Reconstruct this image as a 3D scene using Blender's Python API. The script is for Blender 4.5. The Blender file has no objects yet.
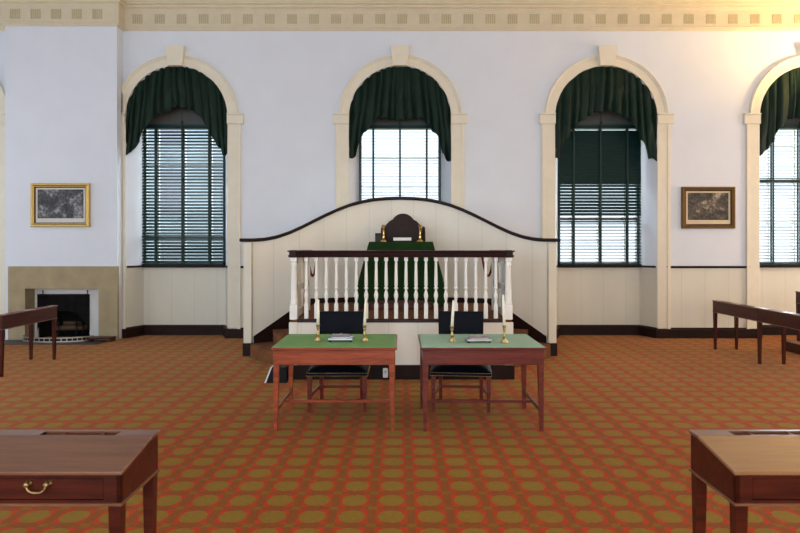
import bpy, bmesh, math, random
from mathutils import Vector, Matrix, noise as mnoise
PI = math.pi
S = bpy.context.scene
COL = S.collection
F, H, HZ = 622.2, 1.64, 246.0          # focal length in px (800 wide), eye height, horizon row
rnd = random.Random(7)

# ------------------------------------------------------------------ mesh helpers
class MB:
    def __init__(s): s.bm = bmesh.new(); s.mi = 0
    def face(s, pts, flip=False):
        vs = [s.bm.verts.new(p) for p in pts]
        if flip: vs.reverse()
        f = s.bm.faces.new(vs); f.material_index = s.mi
        return f
    def box(s, x0, x1, y0, y1, z0, z1, bev=0.0, seg=1):
        if x0 > x1: x0, x1 = x1, x0
        if y0 > y1: y0, y1 = y1, y0
        if z0 > z1: z0, z1 = z1, z0
        r = bmesh.ops.create_cube(s.bm, size=1.0)
        vs = r['verts']
        for v in vs:
            v.co = Vector(((x0+x1)/2+v.co.x*(x1-x0), (y0+y1)/2+v.co.y*(y1-y0), (z0+z1)/2+v.co.z*(z1-z0)))
        fs = set(f for v in vs for f in v.link_faces)
        for f in fs: f.material_index = s.mi
        if bev > 0:
            bev = min(bev, 0.45*min(x1-x0, y1-y0, z1-z0))
            es = list(set(e for v in vs for e in v.link_edges))
            bmesh.ops.bevel(s.bm, geom=es, offset=bev, segments=seg, profile=0.5, affect='EDGES', material=-1)
        return s
    def hexa(s, lo, hi):
        """lo, hi: four points each, same winding"""
        a = [s.bm.verts.new(p) for p in lo]; b = [s.bm.verts.new(p) for p in hi]
        fs = [a[::-1], b]
        for i in range(len(a)):
            j = (i+1) % len(a)
            fs.append([a[i], a[j], b[j], b[i]])
        for f in fs:
            q = s.bm.faces.new(f); q.material_index = s.mi
        return s
    def taper(s, cx, cy, z0, z1, w0, w1, d0=None, d1=None, ox=0, oy=0):
        """square post, w0 at z0 (shifted by ox, oy), w1 at z1"""
        d0 = d0 or w0; d1 = d1 or w1
        q = lambda w, d, z, x, y: [(x-w/2, y-d/2, z), (x+w/2, y-d/2, z), (x+w/2, y+d/2, z), (x-w/2, y+d/2, z)]
        return s.hexa(q(w0, d0, z0, cx+ox, cy+oy), q(w1, d1, z1, cx, cy))
    def prism(s, pts, vec):
        """closed polygon pts (3d) extruded by vec"""
        v = Vector(vec)
        return s.hexa([Vector(p) for p in pts], [Vector(p)+v for p in pts])
    def lathe(s, prof, cx=0, cy=0, cz=0, n=24, M=None):
        rings = []
        for r, z in prof:
            ring = []
            for k in range(n):
                a = 2*PI*k/n
                p = Vector((r*math.cos(a), r*math.sin(a), z))
                if M: p = M @ p
                ring.append(s.bm.verts.new(p + Vector((cx, cy, cz))))
            rings.append(ring)
        for a, b in zip(rings, rings[1:]):
            for k in range(n):
                j = (k+1) % n
                f = s.bm.faces.new([a[k], a[j], b[j], b[k]]); f.smooth = True; f.material_index = s.mi
        for ring, rev in ((rings[0], True), (rings[-1], False)):
            try:
                f = s.bm.faces.new(ring[::-1] if rev else ring); f.material_index = s.mi
            except Exception: pass
        return s
    def tube(s, pts, r, n=10):
        pts = [Vector(p) for p in pts]; rings = []
        up = Vector((0.123, 0.05, 1)).normalized()
        for i, p in enumerate(pts):
            t = (pts[min(i+1, len(pts)-1)] - pts[max(i-1, 0)]).normalized()
            a = t.cross(up)
            if a.length < 1e-3: a = t.cross(Vector((1, 0, 0)))
            a.normalize(); b = t.cross(a).normalized()
            rr = r[i] if isinstance(r, (list, tuple)) else r
            rings.append([s.bm.verts.new(p + a*rr*math.cos(2*PI*k/n) + b*rr*math.sin(2*PI*k/n)) for k in range(n)])
        for a, b in zip(rings, rings[1:]):
            for k in range(n):
                j = (k+1) % n
                f = s.bm.faces.new([a[k], a[j], b[j], b[k]]); f.smooth = True; f.material_index = s.mi
        s.bm.faces.new(rings[0][::-1]).material_index = s.mi; s.bm.faces.new(rings[-1]).material_index = s.mi
        return s
    def sweep(s, path, prof, closed=False, cap=True):
        """path: xy polyline; prof: (offset to the right of travel, z) closed polygon; mitred corners"""
        P = [Vector((p[0], p[1])) for p in path]; n = len(P); rings = []
        for i in range(n):
            def nr(a, b):
                d = (b-a).normalized(); return Vector((d.y, -d.x))
            if closed:
                n0, n1 = nr(P[i-1], P[i]), nr(P[i], P[(i+1) % n])
            else:
                n0 = nr(P[i-1], P[i]) if i > 0 else nr(P[0], P[1])
                n1 = nr(P[i], P[i+1]) if i < n-1 else n0
            m = (n0+n1); m = m/max(1e-6, m.dot(n0)) if m.length > 1e-4 else n0
            rings.append([s.bm.verts.new((P[i].x+m.x*o, P[i].y+m.y*o, z)) for o, z in prof])
        k = len(prof)
        pairs = list(zip(rings, rings[1:])) + ([(rings[-1], rings[0])] if closed else [])
        for a, b in pairs:
            for i in range(k):
                j = (i+1) % k
                f = s.bm.faces.new([a[i], b[i], b[j], a[j]]); f.material_index = s.mi
        if cap and not closed:
            s.bm.faces.new(rings[0]).material_index = s.mi; s.bm.faces.new(rings[-1][::-1]).material_index = s.mi
        return s
    def grid(s, fn, nu, nv, smooth=True):
        g = [[s.bm.verts.new(fn(i/nu, j/nv)) for j in range(nv+1)] for i in range(nu+1)]
        for i in range(nu):
            for j in range(nv):
                f = s.bm.faces.new([g[i][j], g[i+1][j], g[i+1][j+1], g[i][j+1]]); f.smooth = smooth; f.material_index = s.mi
        return s
    def xform(s, M): bmesh.ops.transform(s.bm, matrix=M, verts=s.bm.verts[:]); return s
    def build(s, name, mat, parent=None, solid=None, fixn=True):
        if fixn: bmesh.ops.recalc_face_normals(s.bm, faces=s.bm.faces[:])
        me = bpy.data.meshes.new(name); s.bm.to_mesh(me); s.bm.free()
        for m in (mat if isinstance(mat, (list, tuple)) else [mat]): me.materials.append(m)
        o = bpy.data.objects.new(name, me); COL.objects.link(o)
        if parent: o.parent = parent
        if solid:
            md = o.modifiers.new('Solidify', 'SOLIDIFY'); md.thickness = solid; md.offset = 0
        return o

def tag(o, label, cat, group=None):
    o['label'] = label; o['category'] = cat
    if group: o['group'] = group
    return o
def thing(name, label, cat, loc=(0, 0, 0), rz=0, group=None):
    o = bpy.data.objects.new(name, None); COL.objects.link(o)
    o.location = loc; o.rotation_euler = (0, 0, rz); o.empty_display_size = 0.1
    return tag(o, label, cat, group)
def struct(o): o['kind'] = 'structure'; return o
def shell(name):
    o = bpy.data.objects.new(name, None); COL.objects.link(o); return struct(o)
def dup(root, loc, rz=None, label=None, group=None):
    r = root.copy(); COL.objects.link(r); r.location = loc
    if rz is not None: r.rotation_euler = (0, 0, rz)
    if label: r['label'] = label
    if group: r['group'] = group
    for ch in list(root.children):
        c = ch.copy(); COL.objects.link(c); c.parent = r
        for g in list(ch.children):
            d = g.copy(); COL.objects.link(d); d.parent = c
    return r
def X(px, d): return (px-400)*d/F
def Z(py, d): return H-(py-HZ)*d/F
def interp(tab, x):
    if x <= tab[0][0]: return tab[0][1]
    for (a, b), (c, d) in zip(tab, tab[1:]):
        if x <= c:
            t = (x-a)/(c-a); return b+(d-b)*t
    return tab[-1][1]

# ------------------------------------------------------------------ materials
class NT:
    def __init__(s, name):
        s.m = bpy.data.materials.new(name); s.m.use_nodes = True
        s.t = s.m.node_tree; s.b = s.t.nodes['Principled BSDF']
    def n(s, typ, **kw):
        q = s.t.nodes.new(typ)
        for k, v in kw.items(): setattr(q, k, v)
        return q
    def l(s, a, b): s.t.links.new(a, b)
    def math(s, op, a, b=None):
        q = s.n('ShaderNodeMath', operation=op)
        for i, v in enumerate((a, b)):
            if v is None: continue
            if isinstance(v, (int, float)): q.inputs[i].default_value = v
            else: s.l(v, q.inputs[i])
        return q.outputs[0]
    def mix(s, fac, a, b):
        q = s.n('ShaderNodeMix', data_type='RGBA')
        for i, v in ((0, fac), (6, a), (7, b)):
            if isinstance(v, (int, float)): q.inputs[i].default_value = v
            elif isinstance(v, (tuple, list)): q.inputs[i].default_value = (*v, 1)
            else: s.l(v, q.inputs[i])
        return q.outputs[2]
    def noise(s, scale, detail=4, vec=None, sc3=None, coord='Object'):
        tc = s.n('ShaderNodeTexCoord'); mp = s.n('ShaderNodeMapping')
        s.l(tc.outputs[coord], mp.inputs[0])
        if sc3: mp.inputs['Scale'].default_value = sc3
        q = s.n('ShaderNodeTexNoise'); q.inputs['Scale'].default_value = scale; q.inputs['Detail'].default_value = detail
        s.l(mp.outputs[0], q.inputs['Vector']); return q.outputs['Fac']
    def ramp(s, fac, stops):
        q = s.n('ShaderNodeValToRGB'); e = q.color_ramp.elements
        while len(e) < len(stops): e.new(0.5)
        for el, (p, c) in zip(e, stops): el.position = p; el.color = (*c, 1)
        s.l(fac, q.inputs[0]); return q.outputs[0]
    def bump(s, h, strength=0.2, dist=0.01):
        q = s.n('ShaderNodeBump'); q.inputs['Strength'].default_value = strength; q.inputs['Distance'].default_value = dist
        s.l(h, q.inputs['Height']); s.l(q.outputs[0], s.b.inputs['Normal'])
    def set(s, col=None, rough=None, metal=None, **kw):
        if col is not None:
            if isinstance(col, (tuple, list)): s.b.inputs['Base Color'].default_value = (*col, 1)
            else: s.l(col, s.b.inputs['Base Color'])
        if rough is not None: s.b.inputs['Roughness'].default_value = rough
        if metal is not None: s.b.inputs['Metallic'].default_value = metal
        for k, v in kw.items(): s.b.inputs[k.replace('_', ' ')].default_value = v
        return s.m

def paint(name, c, rough=0.6, var=0.04, bump=0.05, scale=6.0, spec=0.4):
    t = NT(name); f = t.noise(scale, 5)
    d = tuple(max(0, x*(1-var)) for x in c); e = tuple(min(1, x*(1+var)) for x in c)
    t.bump(t.noise(90, 3), bump, 0.004)
    return t.set(t.ramp(f, [(0.3, d), (0.7, e)]), rough, Specular_IOR_Level=spec)
def boards(name, c, pitch, rough=0.5, phase=0.0):
    t = NT(name); tc = t.n('ShaderNodeTexCoord'); sp = t.n('ShaderNodeSeparateXYZ'); t.l(tc.outputs['Object'], sp.inputs[0])
    u = t.math('FRACT', t.math('DIVIDE', t.math('ADD', sp.outputs[0], 50+phase), pitch))
    d = t.math('ABSOLUTE', t.math('SUBTRACT', u, 0.5))
    g = t.math('GREATER_THAN', d, 0.5-0.006/pitch)
    f = t.noise(3, 4, sc3=(1, 1, 0.25))
    base = t.ramp(f, [(0.3, tuple(x*0.96 for x in c)), (0.7, tuple(min(1, x*1.03) for x in c))])
    col = t.mix(g, base, tuple(x*0.88 for x in c))
    t.bump(t.math('SUBTRACT', 1.0, g), 0.2, 0.004)
    return t.set(col, rough)
def wood(name, a, b, rough=0.35, sc=(1.2, 14, 14), coat=0.05, spec=0.4):
    t = NT(name); f = t.noise(2.2, 6, sc3=sc); g = t.noise(9, 5, sc3=sc)
    m = t.math('ADD', t.math('MULTIPLY', f, 0.65), t.math('MULTIPLY', g, 0.35))
    t.bump(g, 0.05, 0.002)
    t.set(t.ramp(m, [(0.32, a), (0.68, b)]), rough, Coat_Weight=coat, Coat_Roughness=0.2, Specular_IOR_Level=spec)
    return t.m
def metal(name, c, rough=0.3):
    t = NT(name); f = t.noise(30, 3)
    return t.set(t.ramp(f, [(0.3, tuple(x*0.85 for x in c)), (0.7, c)]), rough, 1.0)
def cloth(name, c, rough=0.9, sheen=0.0, scale=180, var=0.25, spec=0.1):
    t = NT(name); f = t.noise(scale, 2); t.bump(f, 0.15, 0.002)
    g = t.noise(5, 4)
    m = t.math('ADD', t.math('MULTIPLY', f, 0.4), t.math('MULTIPLY', g, 0.6))
    t.set(t.ramp(m, [(0.3, tuple(x*(1-var) for x in c)), (0.7, tuple(x*(1+var) for x in c))]), rough, Sheen_Weight=sheen, Specular_IOR_Level=spec)
    return t.m

M = {}
M['wall'] = paint('wall_paint', (0.675, 0.72, 0.80), 0.75, 0.02, 0.04, 2)
M['cream'] = paint('cream_trim_paint', (0.72, 0.675, 0.555), 0.5, 0.03)
M['cornice'] = paint('cornice_paint', (0.63, 0.565, 0.42), 0.55, 0.04)
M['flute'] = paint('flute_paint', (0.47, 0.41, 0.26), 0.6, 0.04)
M['wains'] = boards('cream_boarding', (0.66, 0.64, 0.55), 0.42)
M['screen'] = boards('screen_boarding', (0.83, 0.785, 0.68), 0.36, phase=0.18)
M['white'] = paint('white_gloss_paint', (0.84, 0.82, 0.76), 0.4, 0.04)
M['base'] = wood('dark_skirting', (0.010, 0.004, 0.003), (0.024, 0.009, 0.007), 0.45, coat=0.0, spec=0.15)
M['ceil'] = paint('ceiling_paint', (0.62, 0.60, 0.55), 0.8)
M['mahog'] = wood('mahogany', (0.026, 0.0035, 0.0018), (0.082, 0.012, 0.005), 0.35, spec=0.25)
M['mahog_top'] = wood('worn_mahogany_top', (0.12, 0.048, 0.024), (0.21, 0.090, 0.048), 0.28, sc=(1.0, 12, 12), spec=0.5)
M['mahog_red'] = wood('red_mahogany', (0.14, 0.026, 0.010), (0.40, 0.085, 0.034), 0.35, spec=0.25)
M['mahog_dk'] = wood('dark_red_mahogany', (0.075, 0.013, 0.010), (0.18, 0.036, 0.024), 0.35, spec=0.25)
M['darkwood'] = wood('dark_desk_wood', (0.025, 0.008, 0.005), (0.06, 0.018, 0.011), 0.38)
M['rail'] = wood('dark_handrail', (0.016, 0.004, 0.005), (0.036, 0.009, 0.010), 0.3, coat=0.15, spec=0.3)
M['cap'] = wood('dark_cap_rail', (0.008, 0.003, 0.004), (0.018, 0.006, 0.007), 0.35, coat=0.0, spec=0.15)
M['leather'] = cloth('black_leather', (0.0028, 0.004, 0.0075), 0.5, 0.0, 60, 0.2, 0.06)
M['brownleather'] = cloth('brown_leather', (0.022, 0.008, 0.006), 0.45, 0.0, 40, 0.25, 0.15)
M['brass'] = metal('brass', (0.72, 0.48, 0.16), 0.25)
M['aged_brass'] = metal('aged_brass', (0.50, 0.36, 0.16), 0.35)
M['gilt'] = metal('gilt_frame', (0.56, 0.385, 0.13), 0.42)
M['oldgilt'] = metal('dull_gilt_frame', (0.17, 0.095, 0.035), 0.45)
M['pewter'] = metal('pewter', (0.55, 0.55, 0.6), 0.35)
M['iron'] = paint('black_iron', (0.010, 0.010, 0.011), 0.5, 0.3, spec=0.2)
M['soot'] = paint('sooty_firebox', (0.009, 0.0085, 0.009), 0.9, 0.4, 0.3, 8, 0.1)
M['wax'] = NT('candle_wax').set((0.85, 0.80, 0.66), 0.45, Subsurface_Weight=0.15, Subsurface_Radius=(0.01, 0.008, 0.005))
M['paper'] = paint('paper', (0.82, 0.81, 0.78), 0.8, 0.02)
M['velvet'] = cloth('green_velvet', (0.0022, 0.0155, 0.0095), 0.55, 0.02, 140, 0.35, 0.2)
M['deskcloth'] = cloth('green_desk_cloth', (0.012, 0.036, 0.009), 0.9, 0.02, 120, 0.2)
M['baize'] = cloth('green_baize', (0.18, 0.35, 0.135), 0.8, 0.0, 220, 0.12)
M['baize2'] = cloth('baize_sky_reflection', (0.28, 0.47, 0.32), 0.5, 0.0, 220, 0.10, 0.5)  # baize paled in its base colour to stand in for window reflection
M['blind'] = NT('green_blind_slat').set((0.0045, 0.023, 0.022), 0.45, Specular_IOR_Level=0.2)
M['tape'] = NT('blind_tape').set((0.006, 0.030, 0.028), 0.8)
M['sash'] = NT('dark_sash_paint').set((0.02, 0.05, 0.05), 0.4)
M['lunette'] = paint('grey_lunette_board', (0.10, 0.105, 0.10), 0.7, 0.1)
M['rope'] = cloth('red_rope', (0.16, 0.014, 0.012), 0.8, 0.0, 90, 0.3)
M['stone'] = paint('limestone', (0.34, 0.275, 0.165), 0.75, 0.12, 0.12, 5)
M['slip'] = paint('white_marble_slip', (0.66, 0.65, 0.64), 0.4, 0.06)
M['hearth'] = paint('slate_hearth', (0.06, 0.055, 0.055), 0.6, 0.2)
M['log'] = wood('charred_log', (0.05, 0.03, 0.02), (0.14, 0.085, 0.05), 0.9, coat=0)
M['fender'] = metal('pale_brass_fender', (0.55, 0.50, 0.41), 0.45)
M['black'] = NT('black_plastic').set((0.008, 0.008, 0.009), 0.5, Specular_IOR_Level=0.15)
M['whiteplastic'] = NT('white_plastic').set((0.75, 0.75, 0.76), 0.4)
M['facade'] = paint('outdoor_render', (0.62, 0.69, 0.77), 0.9, 0.25, 0.1, 0.6)
M['grass'] = paint('lawn', (0.10, 0.14, 0.06), 0.95, 0.3, 0.1, 3)
t = NT('window_glass')
tr = t.n('ShaderNodeBsdfTransparent'); tr.inputs[0].default_value = (0.93, 0.96, 0.97, 1)
gl = t.n('ShaderNodeBsdfGlossy'); gl.inputs['Roughness'].default_value = 0.03
fr = t.n('ShaderNodeFresnel'); fr.inputs[0].default_value = 1.45
ms = t.n('ShaderNodeMixShader'); t.l(fr.outputs[0], ms.inputs[0]); t.l(tr.outputs[0], ms.inputs[1]); t.l(gl.outputs[0], ms.inputs[2])
t.l(ms.outputs[0], t.t.nodes['Material Output'].inputs[0]); M['glass'] = t.m

def carpet(name, cell=0.24, ox=-0.053, oy=0.172):
    t = NT(name); tc = t.n('ShaderNodeTexCoord'); sp = t.n('ShaderNodeSeparateXYZ')
    t.l(tc.outputs['Object'], sp.inputs[0])
    wob = t.math('MULTIPLY', t.math('SUBTRACT', t.noise(70, 3), 0.5), 0.13)
    def cc(o, off):
        return t.math('ADD', t.math('SUBTRACT', t.math('FRACT', t.math('ADD', t.math('DIVIDE', t.math('SUBTRACT', o, off), cell), 200.5)), 0.5), wob)
    u, v = t.math('ABSOLUTE', cc(sp.outputs[0], ox)), t.math('ABSOLUTE', cc(sp.outputs[1], oy))
    e = t.math('ADD', t.math('POWER', t.math('DIVIDE', u, 0.335), 2.2), t.math('POWER', t.math('DIVIDE', v, 0.355), 2.2))
    oval = t.math('LESS_THAN', e, 1.0)
    bu = t.math('MULTIPLY', t.math('GREATER_THAN', u, 0.385), t.math('LESS_THAN', u, 0.6))
    bu2 = t.math('GREATER_THAN', u, 0.475)
    bv = t.math('GREATER_THAN', v, 0.405)
    fib = t.noise(260, 3); patch = t.noise(1.2, 4)
    red, brown, olive, mid = (0.46, 0.047, 0.018), (0.235, 0.076, 0.021), (0.245, 0.147, 0.026), (0.24, 0.112, 0.022)
    corner = t.math('MULTIPLY', t.math('GREATER_THAN', u, 0.20), t.math('GREATER_THAN', v, 0.20))
    edge = t.math('GREATER_THAN', u, 0.335)
    rb = (0.265, 0.062, 0.020)
    c = t.mix(t.math('MAXIMUM', corner, edge), rb, red)
    c = t.mix(bu, c, brown)
    c = t.mix(bv, c, brown)
    c = t.mix(t.math('MULTIPLY', bu, bv), c, mid)
    c = t.mix(oval, c, olive)
    sh = t.math('ADD', 0.45, t.math('ADD', t.math('MULTIPLY', fib, 0.45), t.math('ADD', t.math('MULTIPLY', t.noise(38, 4), 0.40), t.math('MULTIPLY', patch, 0.26))))
    q = t.n('ShaderNodeVectorMath', operation='SCALE'); t.l(c, q.inputs[0]); t.l(sh, q.inputs['Scale'])
    t.bump(fib, 0.35, 0.006)
    return t.set(q.outputs[0], 0.95, Specular_IOR_Level=0.05, Sheen_Weight=0.22, Sheen_Roughness=0.18, Sheen_Tint=(1.0, 0.72, 0.45, 1))
M['stepcarpet'] = paint('brown_step_carpet', (0.17, 0.062, 0.018), 0.95, 0.35, 0.3, 9)
M['carpet'] = carpet('patterned_carpet')

def print_mat(name, seed, tint):
    t = NT(name); tc = t.n('ShaderNodeTexCoord'); mp = t.n('ShaderNodeMapping'); t.l(tc.outputs['Object'], mp.inputs[0])
    mp.inputs['Location'].default_value = (seed, seed*0.7, 0)
    a = t.n('ShaderNodeTexNoise'); a.inputs['Scale'].default_value = 3.2; a.inputs['Detail'].default_value = 8; a.inputs['Distortion'].default_value = 1.2
    t.l(mp.outputs[0], a.inputs['Vector'])
    b = t.n('ShaderNodeTexVoronoi'); b.inputs['Scale'].default_value = 22; t.l(mp.outputs[0], b.inputs['Vector'])
    m = t.math('ADD', t.math('MULTIPLY', a.outputs['Fac'], 0.8), t.math('MULTIPLY', b.outputs['Distance'], 0.22))
    k = lambda v: tuple(v*x for x in tint)
    return t.set(t.ramp(m, [(0.33, k(0.008)), (0.46, k(0.030)), (0.56, k(0.075)), (0.68, k(0.30))]), 0.55)
M['print1'] = print_mat('grey_engraving', 3.1, (0.95, 0.97, 1.05))
M['print2'] = print_mat('sepia_engraving', 8.4, (1.2, 1.0, 0.72))
M['mat1'] = paint('pale_mount', (0.62, 0.60, 0.56), 0.8, 0.05)
M['mat2'] = paint('cream_mount', (0.62, 0.52, 0.36), 0.8, 0.05)

# ------------------------------------------------------------------ room shell
YW, YN = 11.10, 11.50                     # wall face, back of the window niches
XL, XR, YB, ZC = -9.6, 9.6, -4.6, 6.6
R, RB, SPR, SILL = 0.91, 0.757, 3.94, 1.27
WIN = [-8.04, -3.98, 0.0, 3.67, 7.31]
BX0, BX1, BY = -6.89, -4.94, 10.86        # chimney breast

m = MB(); m.face([(XL-1, YB-1, 0), (XR+1, YB-1, 0), (XR+1, YN+0.02, 0), (XL-1, YN+0.02, 0)]); struct(m.build('floor', M['carpet'], fixn=False))
m = MB(); m.box(XL-.2, XR+.2, YB-.2, YN+.3, ZC, ZC+0.1); struct(m.build('ceiling', M['ceil']))

# window wall with arched openings; slot 0 paint, slot 1 boarding below the chair rail
m = MB()
def wallq(x0, x1):
    m.mi = 1; m.face([(x0, YW, 0), (x1, YW, 0), (x1, YW, SILL), (x0, YW, SILL)])
    m.mi = 0; m.face([(x0, YW, SILL), (x1, YW, SILL), (x1, YW, ZC), (x0, YW, ZC)])
NA = 32
x = XL
for c in WIN:
    if x < BX0 and c-R > BX1:
        wallq(x, BX0+0.02); wallq(BX1-0.02, c-R)
    else: wallq(x, c-R)
    for k in range(NA):
        a0, a1 = PI-PI*k/NA, PI-PI*(k+1)/NA
        p0 = (c+R*math.cos(a0), SPR+R*math.sin(a0)); p1 = (c+R*math.cos(a1), SPR+R*math.sin(a1))
        m.face([(p0[0], YW, p0[1]), (p1[0], YW, p1[1]), (p1[0], YW, ZC), (p0[0], YW, ZC)])
        q0 = (c+RB*math.cos(a0), SPR+RB*math.sin(a0)); q1 = (c+RB*math.cos(a1), SPR+RB*math.sin(a1))
        f = m.face([(p0[0], YW, p0[1]), (q0[0], YN, q0[1]), (q1[0], YN, q1[1]), (p1[0], YW, p1[1])]); f.smooth = True
    for s in (-1, 1):
        for mi, z0, z1 in ((1, 0, SILL), (0, SILL, SPR)):
            m.mi = mi; m.face([(c+s*R, YW, z0), (c+s*RB, YN, z0), (c+s*RB, YN, z1), (c+s*R, YW, z1)])
    m.mi = 1; m.face([(c-RB, YN, 0), (c+RB, YN, 0), (c+RB, YN, SILL), (c-RB, YN, SILL)]); m.mi = 0
    x = c+R
wallq(x, XR)
bmesh.ops.remove_doubles(m.bm, verts=m.bm.verts[:], dist=1e-4)
struct(m.build('wall_back', [M['wall'], M['wains']]))

# chimney breast with the fireplace opening
FX0, FX1, FZ = -6.53, -5.21, 0.93
m = MB()
for x0, x1, z0, z1 in ((BX0, FX0, 0, FZ), (FX1, BX1, 0, FZ), (BX0, BX1, FZ, ZC)):
    m.face([(x0, BY, z0), (x1, BY, z0), (x1, BY, z1), (x0, BY, z1)])
for xx in (BX0, BX1): m.face([(xx, BY, 0), (xx, YW, 0), (xx, YW, ZC), (xx, BY, ZC)])
struct(m.build('wall_chimney', M['wall']))

# other walls, out of view; window openings added to carry the fill lights
def wall_with_openings(name, fixed, axis, lo, hi, cents, hw=0.85, z0=0.5, z1=4.3, th=0.3, sgn=1):
    m = MB()
    def b(a0, a1, q0, q1):
        if axis == 'y': m.box(fixed, fixed+sgn*th, a0, a1, q0, q1)
        else: m.box(a0, a1, fixed, fixed+sgn*th, q0, q1)
    a = lo
    for c in cents:
        b(a, c-hw, 0, ZC); b(c-hw, c+hw, 0, z0); b(c-hw, c+hw, z1, ZC); a = c+hw
    b(a, hi, 0, ZC)
    struct(m.build(name, M['wall']))
SIDE = [-2.0, 2.2, 6.0, 9.6]; REAR = [-7, -3.6, 0, 3.6, 7]
wall_with_openings('wall_left', XL, 'y', YB, YW, SIDE, sgn=-1)
wall_with_openings('wall_right', XR, 'y', YB, YW, SIDE)
wall_with_openings('wall_front', YB, 'x', XL-.3, XR+.3, REAR, sgn=-1)

# skirting, chair rail, cornice
bp = [(0, 0), (0.052, 0), (0.052, 0.15), (0.045, 0.165), (0.03, 0.17), (0.03, 0.185), (0, 0.185)]
def niche(c): return [(c-R, YW), (c-RB, YN), (c+RB, YN), (c+R, YW)]
m = MB()
m.sweep([(XL, YW)] + niche(WIN[0]) + [(BX0, YW)], bp)
pth = [(BX1, YW)]
for c in WIN[1:]: pth += niche(c)
m.sweep(pth + [(XR, YW)], bp)
struct(m.build('baseboard_back', M['base']))
m = MB()
for sx, nx in ((XL, 1), (XR, -1)): m.box(sx, sx+nx*0.04, YB, YW, 0, 0.185)
m.box(XL, XR, YB, YB+.04, 0, 0.185)
struct(m.build('baseboard_side', M['base']))
m = MB()
cp = [(0, 1.245), (0.02, 1.245), (0.035, 1.262), (0.035, 1.285), (0, 1.285)]
PO = 1.143
edges = [XL] + sum([[c-PO+0.06, c+PO-0.06] for c in WIN], []) + [XR]
for a, b in zip(edges[0::2], edges[1::2]):
    if a < BX0 < b: 
        if a < BX0-0.02: m.sweep([(a, YW), (BX0, YW)], cp)
        continue
    if b-a > 0.05: m.sweep([(a, YW), (b, YW)], cp)
for c in WIN: m.sweep([(c-R+.01, YW+.02), (c-RB, YN), (c+RB, YN), (c+R-.01, YW+.02)], [(0, 1.25), (0.015, 1.25), (0.03, 1.262), (0.03, 1.285), (0, 1.285)])
struct(m.build('trim_1', M['base']))
CZ = 5.475
prof = [(0, 0), (0.022, 0), (0.036, 0.018), (0.036, 0.032), (0.055, 0.042), (0.055, 0.062), (0.040, 0.070),
        (0.040, 0.352), (0.052, 0.362), (0.052, 0.378), (0.085, 0.395), (0.085, 0.432), (0.120, 0.450), (0.120, 0.480),
        (0.135, 0.49), (0.135, 0.52), (0.185, 0.56), (0.20, 0.60), (0.20, 0.65), (0.26, 0.72), (0.30, 0.80), (0.30, ZC-CZ), (0, ZC-CZ)]
m = MB()
cpath = [(XL, YW), (BX0, YW), (BX0, BY), (BX1, BY), (BX1, YW), (XR, YW)]
m.sweep(cpath, [(o, CZ+z) for o, z in prof])
cor = struct(m.build('trim_2', M['cornice']))
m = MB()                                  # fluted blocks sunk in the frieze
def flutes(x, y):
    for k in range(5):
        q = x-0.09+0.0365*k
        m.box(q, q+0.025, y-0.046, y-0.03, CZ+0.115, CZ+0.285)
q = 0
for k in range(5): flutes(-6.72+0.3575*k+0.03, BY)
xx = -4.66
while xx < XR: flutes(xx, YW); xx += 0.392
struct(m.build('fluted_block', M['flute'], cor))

# arch surrounds
for i, c in enumerate(WIN):
    root = shell('trim_%d' % (i+3))
    for s in (-1, 1):
        a, b = c+s*(R+0.0), c+s*PO
        lo, hi = min(a, b), max(a, b)
        if i == 1 and s == -1: lo = BX1+0.005
        m = MB(); m.box(lo, hi, YW-0.03, YW+0.01, 0.0, SPR-0.1, 0.004)
        e0, e1 = (lo, lo+0.055) if s < 0 else (hi-0.055, hi)
        m.box(e0, e1, YW-0.042, YW-0.02, 0, SPR-0.1, 0.004)
        m.build('pilaster', M['cream'], root)
        a, b = c+s*(R-0.005), c+s*(PO+0.05)
        lo, hi = min(a, b), max(a, b)
        if i == 1 and s == -1: lo = BX1+0.005
        m = MB(); m.box(lo, hi, YW-0.065, YW+0.03, SPR-0.13, SPR+0.03, 0.006); m.box(lo, hi, YW-0.085, YW, SPR+0.03, SPR+0.055, 0.004)
        m.build('impost', M['cream'], root)
    m = MB()
    pr = [(0.0, 0.03), (0.0, -0.035), (0.135, -0.035), (0.14, -0.05), (0.155, -0.052), (0.172, -0.07), (0.185, -0.07), (0.19, 0.01)]
    rings = []
    for k in range(49):
        a = PI*k/48
        rings.append([m.bm.verts.new((max(c+(R+o)*math.cos(a), BX1+0.004) if i == 1 else c+(R+o)*math.cos(a), YW+y, SPR+(R+o)*math.sin(a))) for o, y in pr])
    for A, B in zip(rings, rings[1:]):
        for k in range(len(pr)-1):
            f = m.bm.faces.new([A[k], A[k+1], B[k+1], B[k]])
    m.build('archivolt', M['cream'], root)
    m = MB()
    w0, w1 = 0.125, 0.165
    z0, z1 = SPR+R-0.015, SPR+R+0.33
    m.hexa([(c-w0, YW-0.10, z0), (c+w0, YW-0.10, z0), (c+w0, YW, z0), (c-w0, YW, z0)], [(c-w1, YW-0.13, z1), (c+w1, YW-0.13, z1), (c+w1, YW, z1), (c-w1, YW, z1)])
    m.build('keystone', M['cream'], root)

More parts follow.
